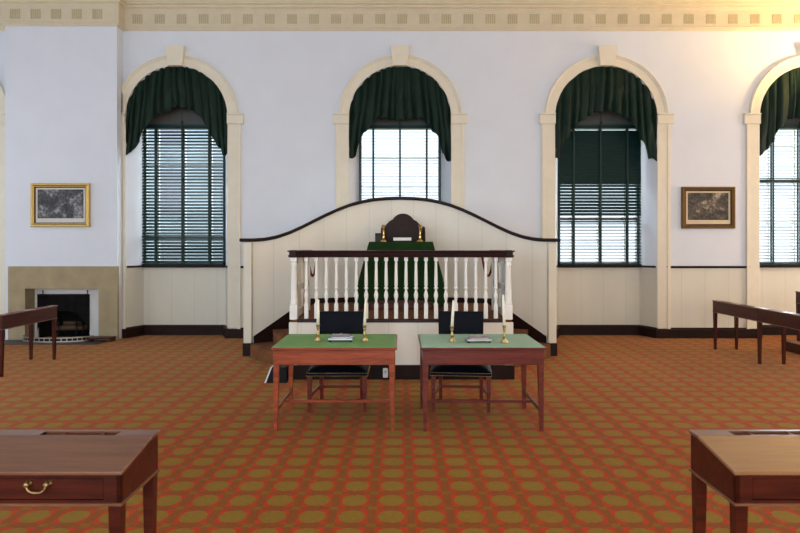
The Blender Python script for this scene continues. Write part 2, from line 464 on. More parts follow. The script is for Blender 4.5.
# ------------------------------------------------------------------ windows, blinds, valances
MEET = [2.1, 1.80, 2.2, 2.12, 2.85]
for i, c in enumerate(WIN):
    root = shell('window_%d' % (i+1))
    y0, y1 = YN+0.02, YN+0.08
    m = MB()
    for s in (-1, 1): m.box(c+s*(RB+0.02), c+s*(RB-0.05), y0-.02, y1, SILL, SPR)
    m.box(c-RB, c+RB, y0-.02, y1, SILL, SILL+0.08); m.box(c-RB, c+RB, y0, y1, 3.80, 3.9)
    zm = MEET[i]; m.box(c-RB, c+RB, y0-0.01, y1, zm-0.045, zm+0.045)
    for k in range(24):
        a0, a1 = PI*k/24, PI*(k+1)/24
        P = lambda r, a, y: (c+r*math.cos(a), y, SPR+r*math.sin(a))
        m.hexa([P(RB-.06, a0, y0), P(RB+.02, a0, y0), P(RB+.02, a1, y0), P(RB-.06, a1, y0)], [P(RB-.06, a0, y1), P(RB+.02, a0, y1), P(RB+.02, a1, y1), P(RB-.06, a1, y1)])
    m.build('window_frame', M['sash'], root)
    m = MB()
    for k in (-0.49, 0, 0.49):
        q = c+k; m.box(q-0.009, q+0.009, y0+.005, y1-.01, SILL+0.08, 3.8)
    for zz in [SILL+0.08+(zm-SILL-0.08)*j/2 for j in (1,)] + [zm+(3.8-zm)*j/3 for j in (1, 2)]:
        m.box(c-RB, c+RB, y0+.006, y1-.012, zz-0.006, zz+0.006)
    m.build('glazing_bar', M['white'], root)
    m = MB(); m.face([(c-RB, YN+.05, SILL), (c+RB, YN+.05, SILL), (c+RB, YN+.05, 3.85), (c-RB, YN+.05, 3.85)]); m.build('pane', M['glass'], root)
    m = MB()
    pts = [(c+RB*math.cos(PI*k/24), YN+.03, SPR+RB*math.sin(PI*k/24)) for k in range(25)]
    m.prism([(c+RB, YN+.03, 3.83)] + pts + [(c-RB, YN+.03, 3.83)], (0, 0.02, 0)); m.build('lunette', M['lunette'], root)
    m = MB(); m.box(c-RB+.005, c+RB-.005, YN-0.09, YN+.03, SILL-0.025, SILL+0.012, 0.005); m.build('sill', M['base'], root)

NAMES = ['leftmost window', 'window right of the fireplace', 'middle window behind the dais',
         'window left of the dull picture', 'rightmost window']
BL = ['half tilted slats', 'half tilted slats', 'open slats', 'shut upper slats', 'open slats']
def tilt(i, z):
    if i == 0: return 30
    if i == 1: return 40
    if i == 2: return 16
    if i == 3: return 78 if z > 2.8 else (52 if z > 2.2 else 20)
    return 18
for i, c in enumerate(WIN):
    yb, zt, zb, hw = YN-0.10, 3.79, SILL+0.03, 0.742
    root = thing('venetian_blind', 'dark green venetian blind with %s in the %s' % (BL[i], NAMES[i]), 'blind', (c, yb, zb), 0, 'blinds in the arched windows')
    m = MB(); n = int((zt-zb-0.025)/0.058)
    for k in range(n):
        z = 0.05+0.058*k
        a = math.radians(tilt(i, z+zb) + rnd.uniform(-1.5, 1.5))
        dy, dz = 0.032*math.cos(a), 0.032*math.sin(a)
        ny, nz = -math.sin(a)*0.0016, math.cos(a)*0.0016
        # inner edge (room side) lower than the outer edge when tilted
        A, B = (-dy, -dz), (dy, dz)
        sec = [(A[0]+ny, A[1]+nz), (A[0]-ny, A[1]-nz), (B[0]-ny, B[1]-nz), (B[0]+ny, B[1]+nz)]
        j = rnd.uniform(-0.003, 0.003)
        m.hexa([(-hw+j, y, z+q) for y, q in sec], [(hw+j, y, z+q) for y, q in sec])
    m.build('slats', M['blind'], root)
    for q in (-0.49, 0.0, 0.49):
        m = MB(); m.box(q-0.017, q+0.017, -0.034, -0.032, 0.01, zt-zb); m.box(q-0.017, q+0.017, 0.032, 0.034, 0.01, zt-zb); m.build('ladder_tape', M['tape'], root)
    m = MB(); m.box(-hw, hw, -0.03, 0.03, zt-zb, zt-zb+0.055, 0.004); m.build('head_rail', M['blind'], root)
    m = MB(); m.box(-hw, hw, -0.03, 0.03, -0.012, 0.016, 0.004); m.build('bottom_rail', M['blind'], root)
    m = MB(); m.tube([(0.0, -0.045, zt-zb+0.3), (0.0, -0.045, zt-zb+0.14)], 0.004, 6)
    m.lathe([(0.006, 0.14), (0.02, 0.12), (0.024, 0.09), (0.018, 0.08), (0.026, 0.0)], 0, -0.045, zt-zb+0.0, 10); m.build('cord_tassel', M['tape'], root)

BOT = {
 1: [(-1, 3.27), (-.9, 3.30), (-.8, 3.42), (-.67, 3.68), (-.55, 3.82), (-.41, 3.97), (-.2, 4.02), (0, 4.13), (.15, 4.10), (.38, 4.02), (.56, 3.80), (.68, 3.62), (.75, 3.50), (.85, 3.36), (.92, 3.26), (1, 3.26)],
 2: [(-1, 3.19), (-.88, 3.24), (-.80, 3.50), (-.7, 3.65), (-.58, 3.78), (-.45, 3.93), (-.2, 3.90), (0, 3.88), (.25, 3.92), (.42, 3.92), (.55, 3.80), (.66, 3.70), (.75, 3.56), (.83, 3.30), (.9, 3.20), (1, 3.14)],
 3: [(-1, 3.19), (-.9, 3.20), (-.8, 3.50), (-.68, 3.70), (-.43, 3.90), (-.25, 4.00), (0, 4.07), (.2, 4.02), (.36, 3.93), (.5, 3.88), (.6, 3.70), (.66, 3.58), (.78, 3.42), (.85, 3.20), (1, 3.16)],
}
BOT[0] = BOT[2]; BOT[4] = [(-1, 3.26), (-.93, 3.28), (-.82, 3.40), (-.7, 3.50), (-.6, 3.72), (-.4, 3.92), (0, 3.95), (.4, 3.92), (.6, 3.7), (.8, 3.4), (1, 3.2)]
for i, c in enumerate(WIN):
    rr = random.Random(40+i)
    ph = [rr.uniform(0, 6.28) for _ in range(8)]; fr = [rr.uniform(19, 23), rr.uniform(37, 43), rr.uniform(8, 11)]
    root = thing('valance_curtain', 'dark green velvet swag valance in the arch of the %s' % NAMES[i], 'curtain', (c, YW+0.005, SPR), 0, 'green swag valances')
    def fn(u, v, i=i, ph=ph, fr=fr):
        x = -1+2*u
        xs = math.sin(x*PI/2)*0.35+x*0.65
        zt = SPR+math.sqrt(max(0, (R-0.003)**2-(xs*(R-0.003))**2))
        zb = interp(BOT[i], xs) + 0.018*math.sin(fr[0]*2.1*xs+ph[3])
        w = 1-(1-v)**1.5
        z = zt+(zb-zt)*v
        k = fr[0]*1.05*xs*(1-0.12*v)+0.45*math.sin(2.5*v+ph[1]+3*xs)+0.5*math.sin(7*xs+ph[3])
        ridge = 1-2*abs(math.sin(k+ph[0]))**0.8
        k2 = fr[1]*1.1*xs+ph[2]+1.5*math.sin(2.2*v+4*xs)
        cr = mnoise.noise(Vector((xs*5+ph[5], v*4.5, ph[6])))+0.5*mnoise.noise(Vector((xs*11+ph[5], v*10, ph[7])))
        y = 0.034*(0.5+0.5*v)*ridge + 0.010*math.sin(k2) - 0.055*math.sin(PI*v)*(1-abs(xs))**0.5*(0.6+cr) + 0.03*cr*min(1, 4*v)
        f = ridge
        lim = R-0.004
        return (max(-lim, min(lim, xs*lim+0.014*math.cos(k+ph[0])*(1-abs(xs)**6))), max(-0.13, min(0.09, y)), z-SPR)
    m = MB(); m.grid(fn, 300, 44); m.build('drape', M['velvet'], root, solid=0.006)

# ------------------------------------------------------------------ pictures
def picture(name, label, x0, x1, z0, z1, y, fm, mm, pm, fw):
    root = thing(name, label, 'picture', ((x0+x1)/2, y, z0), 0)
    w, h = (x1-x0)/2, z1-z0
    def ring(m, o, prof):
        # prof: (inset, depth towards the room)
        P = lambda i_, d: [(-w+i_, -d, i_), (w-i_, -d, i_), (w-i_, -d, h-i_), (-w+i_, -d, h-i_)]
        R_ = [[m.bm.verts.new(p) for p in P(a+o, d)] for a, d in prof]
        for A, B in zip(R_, R_[1:]):
            for k in range(4): m.bm.faces.new([A[k], A[(k+1) % 4], B[(k+1) % 4], B[k]])
    m = MB(); ring(m, 0, [(0, 0), (0, 0.045), (0.012, 0.06), (0.03, 0.06), (fw*0.75, 0.04), (fw, 0.042), (fw, 0.0)]); m.build('frame', fm, root)
    m = MB(); ring(m, fw, [(0, 0.015), (0, 0.037), (0.014, 0.03), (0.016, 0.015)]); m.build('inner_slip', M['iron'], root)
    i0 = fw+0.014
    m = MB(); m.box(-w+i0, w-i0, -0.02, -0.012, i0, h-i0); m.build('mount', mm, root)
    m = MB(); m.box(-w+i0+0.035, w-i0-0.035, -0.022, -0.019, i0+0.075, h-i0-0.03); m.build('print', pm, root)
    m = MB(); m.box(-w+0.01, w-0.01, -0.012, 0.0, 0.01, h-0.01); m.build('backing', M['iron'], root)
    return root
picture('framed_print', 'grey battle engraving in a bright gilt frame above the fireplace', X(32, BY), X(90.5, BY), Z(227, BY), Z(183.5, BY), BY-0.002, M['gilt'], M['mat1'], M['print1'], 0.062)
picture('framed_print', 'brownish engraving in a dull gilt frame between the two right-hand windows', X(681, YW), X(734, YW), Z(228.5, YW), Z(187, YW), YW-0.002, M['oldgilt'], M['mat2'], M['print2'], 0.062)

# ------------------------------------------------------------------ fireplace
root = thing('fireplace', 'limestone fireplace with white inner slips and a black firebox', 'fireplace', (0, 0, 0))
yf = BY-0.06
sx0, sx1, sz = X(8, yf), X(117.5, yf), 1.285
ix0, ix1, iz = X(25, yf), X(98.6, yf), 0.90
m = MB(); m.box(sx0, ix0, yf, BY-.001, 0, iz); m.box(ix1, sx1, yf, BY-.001, 0, iz); m.box(sx0, sx1, yf, BY-.001, iz, sz)
m.box(ix0-.015, ix0, BY-.002, YW, 0, iz); m.box(ix1, ix1+.015, BY-.002, YW, 0, iz); m.box(ix0-.015, ix1+.015, BY-.002, YW, iz, iz+.02)
m.build('surround', M['stone'], root)
m = MB()
wy = YW-0.01; wx0, wx1 = ix0, ix1
ox0, ox1, oz = -6.455, -5.53, 0.785
m.box(wx0, ox0, wy, wy+0.05, 0, iz); m.box(ox1, wx1, wy, wy+0.05, 0, iz); m.box(ox0, ox1, wy, wy+0.05, oz, iz)
m.build('slip', M['slip'], root)
m = MB()
fy = wy+0.03; by_ = fy+0.42; bx0, bx1, bz = ox0+0.17, ox1-0.12, 0.62
m.face([(ox0, fy, 0), (bx0, by_, 0), (bx0, by_, bz), (ox0, fy, oz)]); m.face([(ox1, fy, 0), (bx1, by_, 0), (bx1, by_, bz), (ox1, fy, oz)])
m.face([(bx0, by_, 0), (bx1, by_, 0), (bx1, by_, bz), (bx0, by_, bz)]); m.face([(ox0, fy, oz), (ox1, fy, oz), (bx1, by_, bz), (bx0, by_, bz)])
m.face([(ox0, fy, 0.03), (ox1, fy, 0.03), (bx1, by_, 0.03), (bx0, by_, 0.03)])
m.build('firebox', M['soot'], root, solid=0.012)
# hearth slab, half-ellipse
hc, ha, hb = (X(25, 10.75)+X(90, 10.75))/2, 0.60, 0.30
def ell(a, b, z, n=28): return [(hc+a*math.cos(PI+PI*k/n), yf-0.003+b*math.sin(PI+PI*k/n), z) for k in range(n+1)]
m = MB(); m.box(sx0-.03, X(104, 10.6), yf-0.46, yf, 0.001, 0.012); m.box(ix0, ix1, yf, wy, 0.001, 0.012)
m.build('hearth_slab', M['hearth'], root)
# pierced fender standing on the hearth
fd = thing('fireplace_fender', 'low pierced pale brass fender curving around the hearth', 'fender', (hc, yf-0.2, 0.013))
m = MB(); e = ell(ha, hb, 0.0, 40)
ep = [(p[0]-hc, p[1]-(yf-0.2)) for p in e]
for z0, z1 in ((0.0, 0.018), (0.062, 0.08)):
    m.sweep(ep, [(-0.006, z0), (0.006, z0), (0.006, z1), (-0.006, z1)])
m.build('rim', M['fender'], fd)
for k in range(0, 40, 2):
    m = MB(); m.sweep([ep[k], (ep[k][0]*0.72+ep[k+1][0]*0.28, ep[k][1]*0.72+ep[k+1][1]*0.28)], [(-0.004, 0.018), (0.004, 0.018), (0.004, 0.062), (-0.004, 0.062)])
    m.build('bar', M['fender'], fd)
m = MB(); m.sweep([(p[0]*0.985, p[1]*0.985) for p in ep], [(-0.002, 0.005), (0.002, 0.005), (0.002, 0.07), (-0.002, 0.07)]); m.build('backing_strip', M['iron'], fd)
# fire screen of black mesh hanging at the opening, andirons, logs
fs = thing('fire_screen', 'black mesh fire screen hung across the top of the fireplace opening', 'fire screen', ((ox0+ox1)/2, wy-0.02, 0.02))
m = MB(); hw = (ox1-ox0)/2
m.tube([(-hw, 0, 0.755), (hw, 0, 0.755)], 0.010, 8); m.build('rod', M['iron'], fs)
for s, q in ((-1, -hw+0.10), (1, hw-0.03)):
    m = MB(); m.tube([(q, 0, 0.755), (q, 0, 0.80)], 0.007, 8); m.lathe([(0.004, 0.80), (0.016, 0.815), (0.004, 0.835)], q, 0, 0, 10); m.build('finial', M['iron'], fs)
m = MB()
def cur(u, v):
    x = -hw+2*hw*u
    arch = 0.46-0.34*abs(2*u-1)**3
    z = 0.755-(0.755-arch)*v if True else 0
    return (x, 0.004*math.sin(60*u), z)
m.grid(cur, 90, 8); m.build('mesh_curtain', M['soot'], fs)
for j, q in enumerate((-6.15, -5.83)):
    an = thing('andiron', 'black iron andiron at the %s of the logs' % ('left end' if j == 0 else 'right end'), 'andiron', (q, wy+0.12, 0.036), 0, 'andirons in the firebox')
    m = MB(); m.lathe([(0.025, 0), (0.012, 0.03), (0.010, 0.15), (0.02, 0.18), (0.024, 0.21), (0.008, 0.25)], 0, 0, 0, 12); m.build('upright', M['iron'], an)
    m = MB(); m.box(-0.012, 0.012, 0, 0.24, 0.05, 0.07); m.box(-0.01, 0.01, 0.22, 0.24, 0.0, 0.05); m.build('billet_bar', M['iron'], an)
for k, (x0, x1, y, z, r) in enumerate(((-6.24, -5.74, wy+0.19, 0.154, 0.045), (-6.20, -5.72, wy+0.29, 0.152, 0.043), (-6.12, -5.80, wy+0.24, 0.234, 0.036))):
    o = bpy.data.objects; m = MB(); m.tube([(x0, y, z), ((x0+x1)/2, y+.01, z+.004), (x1, y, z)], [r, r*1.05, r*0.9], 12)
    tag(m.build('log', M['log']), ['charred log lying in front across the andirons', 'charred log lying behind across the andirons', 'charred log topmost of the three in the fireplace'][k], 'log', 'logs in the fireplace')
# low wooden stool-board by the right jamb
root = thing('footboard', 'low reddish brown wooden slab on the floor by the fireplace right jamb', 'board', (X(104, 10.72), yf-0.16, 0.013))
m = MB(); m.box(-0.20, 0.20, -0.10, 0.10, 0.045, 0.075, 0.006); m.build('slab', M['mahog'], root)
for s in (-1, 1):
    m = MB(); m.box(s*0.18-0.015, s*0.18+0.015, -0.09, 0.09, 0, 0.045); m.build('batten', M['darkwood'], root)

# ------------------------------------------------------------------ speaker's dais
DX, DY0, DZ, DW = 0.0135, 7.67, 0.73, 1.375
def yarc(x): return 10.15-0.88*(x/2.35)**2
def arcpts(x0, x1, n=40): return [(x0+(x1-x0)*k/n, yarc(x0+(x1-x0)*k/n)) for k in range(n+1)]
# curved screen behind: cap line measured on the photo
CAPT = [(242, 240.0), (255, 240.0), (266, 239.2), (278, 236.8), (290, 232.6), (302, 227.2), (314, 221.2), (326, 215.2), (338, 209.8), (350, 205.2), (362, 202.0), (374, 199.8), (387, 198.7), (400, 198.4)]
def captop(x):
    x = abs(x); px = 400-x*F/yarc(x)
    return Z(interp(CAPT, px)-1.6, yarc(x))
sc = thing('curved_screen', 'tall cream boarded screen with a dark wavy top rail behind the dais', 'screen', (0, 0, 0))
N = 64; xs = [-2.33+4.66*k/N for k in range(N+1)]
m = MB(); th = 0.05
for a, b in zip(xs, xs[1:]):
    lo = [(a, yarc(a), 0), (b, yarc(b), 0), (b, yarc(b)+th, 0), (a, yarc(a)+th, 0)]
    hi = [(a, yarc(a), captop(a)-0.03), (b, yarc(b), captop(b)-0.03), (b, yarc(b)+th, captop(b)-0.03), (a, yarc(a)+th, captop(a)-0.03)]
    m.hexa(lo, hi)
bmesh.ops.remove_doubles(m.bm, verts=m.bm.verts[:], dist=1e-4)
m.build('panel', M['screen'], sc)
m = MB(); xs2 = [-2.37+4.74*k/80 for k in range(81)]; rings = []
for a in xs2:
    zt = captop(min(abs(a), 2.35)); y = yarc(a)
    rings.append([m.bm.verts.new((a, y+oy, zt+oz_)) for oy, oz_ in ((-0.055, -0.052), (-0.075, -0.035), (-0.075, -0.012), (-0.055, 0.0), (0.09, 0.0), (0.10, -0.03), (0.08, -0.052))])
for A, B in zip(rings, rings[1:]):
    for k in range(7): m.bm.faces.new([A[k], A[(k+1) % 7], B[(k+1) % 7], B[k]])
m.bm.faces.new(rings[0]); m.bm.faces.new(rings[-1][::-1]); m.build('cap_rail', M['cap'], sc)
for s in (-1, 1):
    y = yarc(2.27); m = MB()
    m.box(s*2.215, s*2.335, y-0.05, y+0.06, 0.19, 1.69, 0.006); m.build('end_post', M['cream'], sc)
    m = MB(); m.box(s*2.215, s*2.345, y-0.065, y+0.06, 0, 0.19, 0.006); m.build('post_plinth', M['base'], sc)
def skz(x):
    x = abs(x)
    return 0.812 if x < 1.46 else max(0.24, 0.812-0.715*(x-1.46))
m = MB(); xs3 = [-2.2+4.4*k/88 for k in range(89)]
for a, b in zip(xs3, xs3[1:]):
    m.hexa([(a, yarc(a)-0.03, 0.02), (b, yarc(b)-0.03, 0.02), (b, yarc(b)-.001, 0.02), (a, yarc(a)-.001, 0.02)],
           [(a, yarc(a)-0.03, skz(a)), (b, yarc(b)-0.03, skz(b)), (b, yarc(b)-.001, skz(b)), (a, yarc(a)-.001, skz(a))])
bmesh.ops.remove_doubles(m.bm, verts=m.bm.verts[:], dist=1e-4)
m.build('skirting', M['base'], sc)

da = thing('dais_platform', 'raised carpeted speaker dais with cream front and side steps', 'dais', (0, 0, 0))
L_, R_ = DX-DW, DX+DW
m = MB(); m.box(L_, R_, DY0, DY0+0.04, 0.17, DZ-0.03); m.box(L_, L_+.04, DY0+.04, 8.8, 0.0, DZ-.03); m.box(R_-.04, R_, DY0+.04, 8.8, 0.0, DZ-.03)
m.box(L_-.006, L_+0.098, DY0-0.014, DY0+.03, 0.17, DZ-0.03, 0.004); m.box(R_-0.098, R_+.006, DY0-0.014, DY0+.03, 0.17, DZ-0.03, 0.004)
m.build('front_panel', M['screen'], da)
m = MB(); m.box(L_-.02, R_+.02, DY0-0.03, DY0+0.02, 0, 0.175, 0.006); m.build('plinth', M['base'], da)
m = MB(); m.box(L_+.09, R_-.09, DY0-0.03, DY0+0.02, DZ-0.03, DZ+0.012, 0.01); m.build('nosing', M['rail'], da)
m = MB()
top = [(L_+.01, DY0+.02), (R_-.01, DY0+.02)] + [(x, yarc(x)-0.032) for x in [R_-0.01-(R_-L_-0.02)*k/24 for k in range(25)]]
m.prism([(x, y, DZ-0.04) for x, y in top], (0, 0, 0.045)); m.build('deck', M['stepcarpet'], da)
for s in (-1, 1):
    for k, (zt, xo, xi) in enumerate(((0.547, 1.66, 1.36), (0.365, 1.95, 1.36), (0.1825, 2.21, 1.36))):
        yb_ = lambda x: yarc(x)-0.033
        if k == 0: pts = [(1.37, 8.82), (1.58, 8.82), (xo, yb_(xo)), (1.37, yb_(1.37))]
        elif k == 1: pts = [(1.395, 8.68), (1.62, 8.68), (1.80, 8.95), (xo, yb_(xo)), (1.395, yb_(1.395))]
        else: pts = [(1.40, 8.28), (1.79, 8.62), (2.209, 9.16), (2.209, yb_(2.2)), (1.40, yb_(1.40))]
        m = MB(); m.prism([(s*x+DX*0.5, y, 0.0 if k == 2 else zt-0.19) for x, y in pts], (0, 0, zt-(0.0 if k == 2 else zt-0.19))); m.build('step', M['stepcarpet'], da)

ba = thing('balustrade', 'mahogany topped balustrade of white turned balusters along the dais front', 'balustrade', (DX, DY0+0.045, DZ+0.012))
BH = 1.585-DZ-0.012
m = MB()
rp = [(-0.06, BH-0.085), (-0.066, BH-0.06), (-0.045, BH-0.05), (-0.05, BH-0.025), (-0.075, BH-0.012), (-0.07, BH), (0.07, BH), (0.075, BH-0.012), (0.05, BH-0.025), (0.045, BH-0.05), (0.066, BH-0.06), (0.06, BH-0.085)]
xa = 1.375
m.sweep([(-xa+.05, 1.1), (-xa+.05, 0.0), (xa-.05, 0.0), (xa-.05, 1.1)], [(-o, z) for o, z in rp]); m.build('handrail', M['rail'], ba)
for s in (-1, 1):
    m = MB(); m.box(s*(xa-.045)-0.047, s*(xa-.045)+0.047, -0.068, 0.075, BH-0.088, BH+0.004, 0.012); m.build('handrail_end', M['base'], ba)
    q = s*1.328
    m = MB(); m.box(q-0.047, q+0.047, -0.048, 0.05, -0.012, 0.17, 0.005)
    m.lathe([(0.05, 0.17), (0.043, 0.182), (0.047, 0.195), (0.043, 0.21), (0.040, 0.23), (0.040, 0.35), (0.034, BH-0.19), (0.041, BH-0.175), (0.034, BH-0.16), (0.035, BH-0.135)], q, 0.002, 0, 20)
    m.box(q-0.040, q+0.040, -0.038, 0.042, BH-0.135, BH-0.085, 0.004); m.build('newel_post', M['white'], ba)
    # panelled side, with a plain post at the gate end
    m = MB(); q2 = s*1.325; y1 = 1.08
    m.box(q2-0.012, q2+0.012, 0.06, y1, 0.0, BH-0.085)
    for z0, z1 in ((0, 0.10), (0.33, 0.42), (BH-0.17, BH-0.085)): m.box(q2-0.022, q2+0.022, 0.06, y1, z0, z1, 0.003)
    for yy in (0.06, 0.52, y1-0.09): m.box(q2-0.022, q2+0.022, yy, yy+0.09, 0, BH-0.085, 0.003)
    m.build('side_panel', M['white'], ba)
    m = MB(); m.box(q2-0.035, q2+0.035, y1, y1+0.07, -0.01, BH-0.083, 0.004); m.build('gate_post', M['white'], ba)
bprof = [(0.017, 0.245), (0.026, 0.255), (0.017, 0.265), (0.026, 0.285)]
def bal():
    m = MB(); B = 0.0
    m.box(-0.0245, 0.0245, -0.0245, 0.0245, 0, 0.185, 0.003)
    m.lathe([(0.022, 0.185), (0.0165, 0.20), (0.0135, 0.215), (0.018, 0.235), (0.027, 0.275), (0.0265, 0.295), (0.020, 0.325), (0.014, 0.345), (0.0135, 0.36), (0.025, 0.368), (0.026, 0.382), (0.015, 0.392), (0.0215, 0.41), (0.0205, 0.5), (0.016, BH-0.16), (0.015, BH-0.14), (0.02, BH-0.132)], 0, 0, 0, 16)
    m.box(-0.0235, 0.0235, -0.0235, 0.0235, BH-0.132, BH-0.085, 0.003)
    return m
b0 = bal().build('baluster', M['white'], ba); b0.location = (-9.5*0.1235, 0, 0)
for k in range(1, 20):
    b = b0.copy(); COL.objects.link(b); b.parent = ba; b.location = ((k-9.5)*0.1235, 0, 0)

for s in (-1, 1):
    y0_, y1_ = DY0+0.045+1.17, yarc(1.33)-0.04
    ym = (y0_+y1_)/2
    rt = thing('barrier_rope', 'dark red rope sagging across the %s steps behind the balusters' % ('left' if s < 0 else 'right'), 'rope', (DX+s*1.325, ym, 1.48), 0, 'ropes across the dais steps')
    m = MB(); pts = []
    for k in range(25):
        q = -1+2*k/24; pts.append((-0.04*(q+1)/2 if s > 0 else 0, q*(y1_-y0_)/2, 0.29*(q**2)-0.29+0.0))
    m.tube(pts, 0.017, 8); m.build('rope', M['rope'], rt)
    for q in (-1, 1): m = MB(); m.lathe([(0.012, -0.02), (0.016, 0), (0.012, 0.02)], 0, q*(y1_-y0_)/2*0.985, 0, 10); m.build('hook', M['brass'], rt)

# speaker's desk with its flaring pleated green cloth
SY0, SY1, SZ = 8.95, 9.40, 1.70
sd = thing('speaker_desk', 'tall desk draped in a flared green cloth behind the balusters', 'desk', (DX, 9.17, DZ+0.005))
m = MB(); m.box(-0.42, 0.42, -0.17, 0.2, 0, 0.93, 0.008); m.box(-0.45, 0.45, -0.2, 0.22, 0, 0.08, 0.008); m.build('pedestal', M['mahog_dk'], sd)
m = MB(); m.box(-0.45, 0.45, -0.22, 0.23, 0.93, 0.962, 0.006); m.build('top', M['deskcloth'], sd)
m = MB(); zt = 0.967
def skirt(u, v):
    # around three sides: left side, front, right side
    T = u*3.0
    w0, d0 = 0.455, 0.225
    fl = 0.205*v**0.9
    if T < 1: bx, by2, nx, ny, L = -w0, d0-2*d0*T, -1, 0, T
    elif T < 2: bx, by2, nx, ny, L = -w0+2*w0*(T-1), -d0, 0, -1, T-1
    else: bx, by2, nx, ny, L = w0, -d0+2*d0*(T-2), 1, 0, 3-T
    # blend normals at corners
    cx = max(-1, min(1, bx/w0)); k = abs(cx)**6
    sx = (bx/w0)*fl*(1.0 if nx else abs(bx/w0)**0.9)
    sy = (by2/d0)*fl*0.55 if nx else -fl*0.55
    s = u*46
    a = 0.026*min(1, max(0, v-0.10)*2.2)
    p = a*math.sin(s*2.05+0.4*math.sin(3*s*0.31))
    hem = 0.135 if (1.18 < T < 1.82) else 0.02
    if 1 <= T < 1.18: hem = 0.02+0.115*(T-1)/0.18
    if 1.82 <= T < 2: hem = 0.02+0.115*(2-T)/0.18
    z = zt+(hem-zt)*v
    return (bx+sx+nx*p, by2+sy+ny*p, z)
m.grid(skirt, 270, 24); m.build('cloth_skirt', M['deskcloth'], sd, solid=0.005)

zs = DZ+0.005+0.965
def candlestick(name, label, loc, h, group, mat, prof=None):
    rt = thing(name, label, 'candlestick', loc, 0, group)
    m = MB(); m.lathe([(0.036, 0), (0.036, 0.008), (0.026, 0.014), (0.03, 0.02), (0.014, 0.03), (0.018, 0.045)], 0, 0, 0, 20); m.build('base', mat, rt)
    m = MB(); m.lathe([(0.016, 0.044), (0.009, 0.06), (0.014, 0.075), (0.008, 0.09), (0.010, h-0.045), (0.016, h-0.035), (0.012, h-0.025)], 0, 0, 0, 16); m.build('stem', mat, rt)
    m = MB(); m.lathe([(0.012, h-0.026), (0.017, h-0.02), (0.015, h-0.012), (0.021, h-0.003), (0.021, h), (0.014, h)], 0, 0, 0, 16); m.build('socket', mat, rt)
    return rt
for px, w in ((383.6, 'left'), (420, 'right')):
    candlestick('candlestick', 'short stout brass candlestick at the %s end of the draped speaker desk' % w, (X(px, 9.05), 9.05, zs), 0.245, 'brass candlesticks on the speaker desk', M['brass']).scale = (1.4, 1.4, 1)
rt = thing('document_stack', 'white papers lying on a dark book in front of the brown leather chair', 'papers', (X(402.3, 9.06), 9.06, zs))
m = MB(); m.box(-0.118, 0.118, -0.08, 0.09, 0, 0.018, 0.003); m.build('book_base', M['iron'], rt)
m = MB(); m.box(-0.13, 0.13, -0.085, 0.095, 0.018, 0.062, 0.003); m.build('paper_stack', M['paper'], rt)
rt = thing('box', 'small dark box at the left end of the draped speaker desk', 'box', (X(378.6, 9.25), 9.25, zs))
m = MB(); m.box(-0.05, 0.05, -0.05, 0.06, 0, 0.115, 0.004); m.build('body', M['cap'], rt)
m = MB(); m.box(-0.052, 0.052, -0.052, 0.062, 0.115, 0.13, 0.004); m.build('lid', M['cap'], rt)

# speaker's chair
ch = thing('speaker_chair', 'high-backed brown leather wing chair behind the green draped desk', 'chair', (0.048, 9.70, DZ+0.005))
out = [(-0.26, 0.40), (-0.29, 0.85), (-0.30, 1.10), (-0.29, 1.20), (-0.27, 1.243), (-0.245, 1.262), (-0.205, 1.285), (-0.168, 1.32), (-0.138, 1.36), (-0.09, 1.396), (-0.045, 1.413), (0, 1.418)]
poly = out + [(-x, z) for x, z in out[-2::-1]]
m = MB(); m.prism([(x, 0.10, z) for x, z in poly], (0, 0.10, 0))
bmesh.ops.bevel(m.bm, geom=m.bm.edges[:], offset=0.015, segments=2, profile=0.5, affect='EDGES'); m.build('back', M['brownleather'], ch)
for s in (-1, 1):
    w = [(0.16, 0.45), (-0.16, 0.62), (-0.14, 0.9), (-0.10, 1.06), (-0.04, 1.15), (0.05, 1.20), (0.16, 1.215)]
    m = MB(); m.prism([(s*0.30, y, z) for y, z in w], (s*0.045, 0, 0)); bmesh.ops.bevel(m.bm, geom=m.bm.edges[:], offset=0.012, segments=2, profile=0.5, affect='EDGES'); m.build('wing', M['brownleather'], ch)
    m = MB(); m.box(s*0.30-0.04, s*0.30+0.04, -0.27, 0.12, 0.58, 0.66, 0.03, 3); m.box(s*0.30-0.03, s*0.30+0.03, -0.25, 0.12, 0.30, 0.58, 0.01); m.build('arm', M['brownleather'], ch)
    for yy in (-0.25, 0.15): m = MB(); m.taper(s*0.28, yy, 0, 0.3, 0.035, 0.05); m.build('leg', M['darkwood'], ch)
m = MB(); m.box(-0.30, 0.30, -0.28, 0.14, 0.28, 0.36, 0.01); m.box(-0.27, 0.27, -0.29, 0.10, 0.36, 0.46, 0.03, 3); m.build('seat', M['brownleather'], ch)

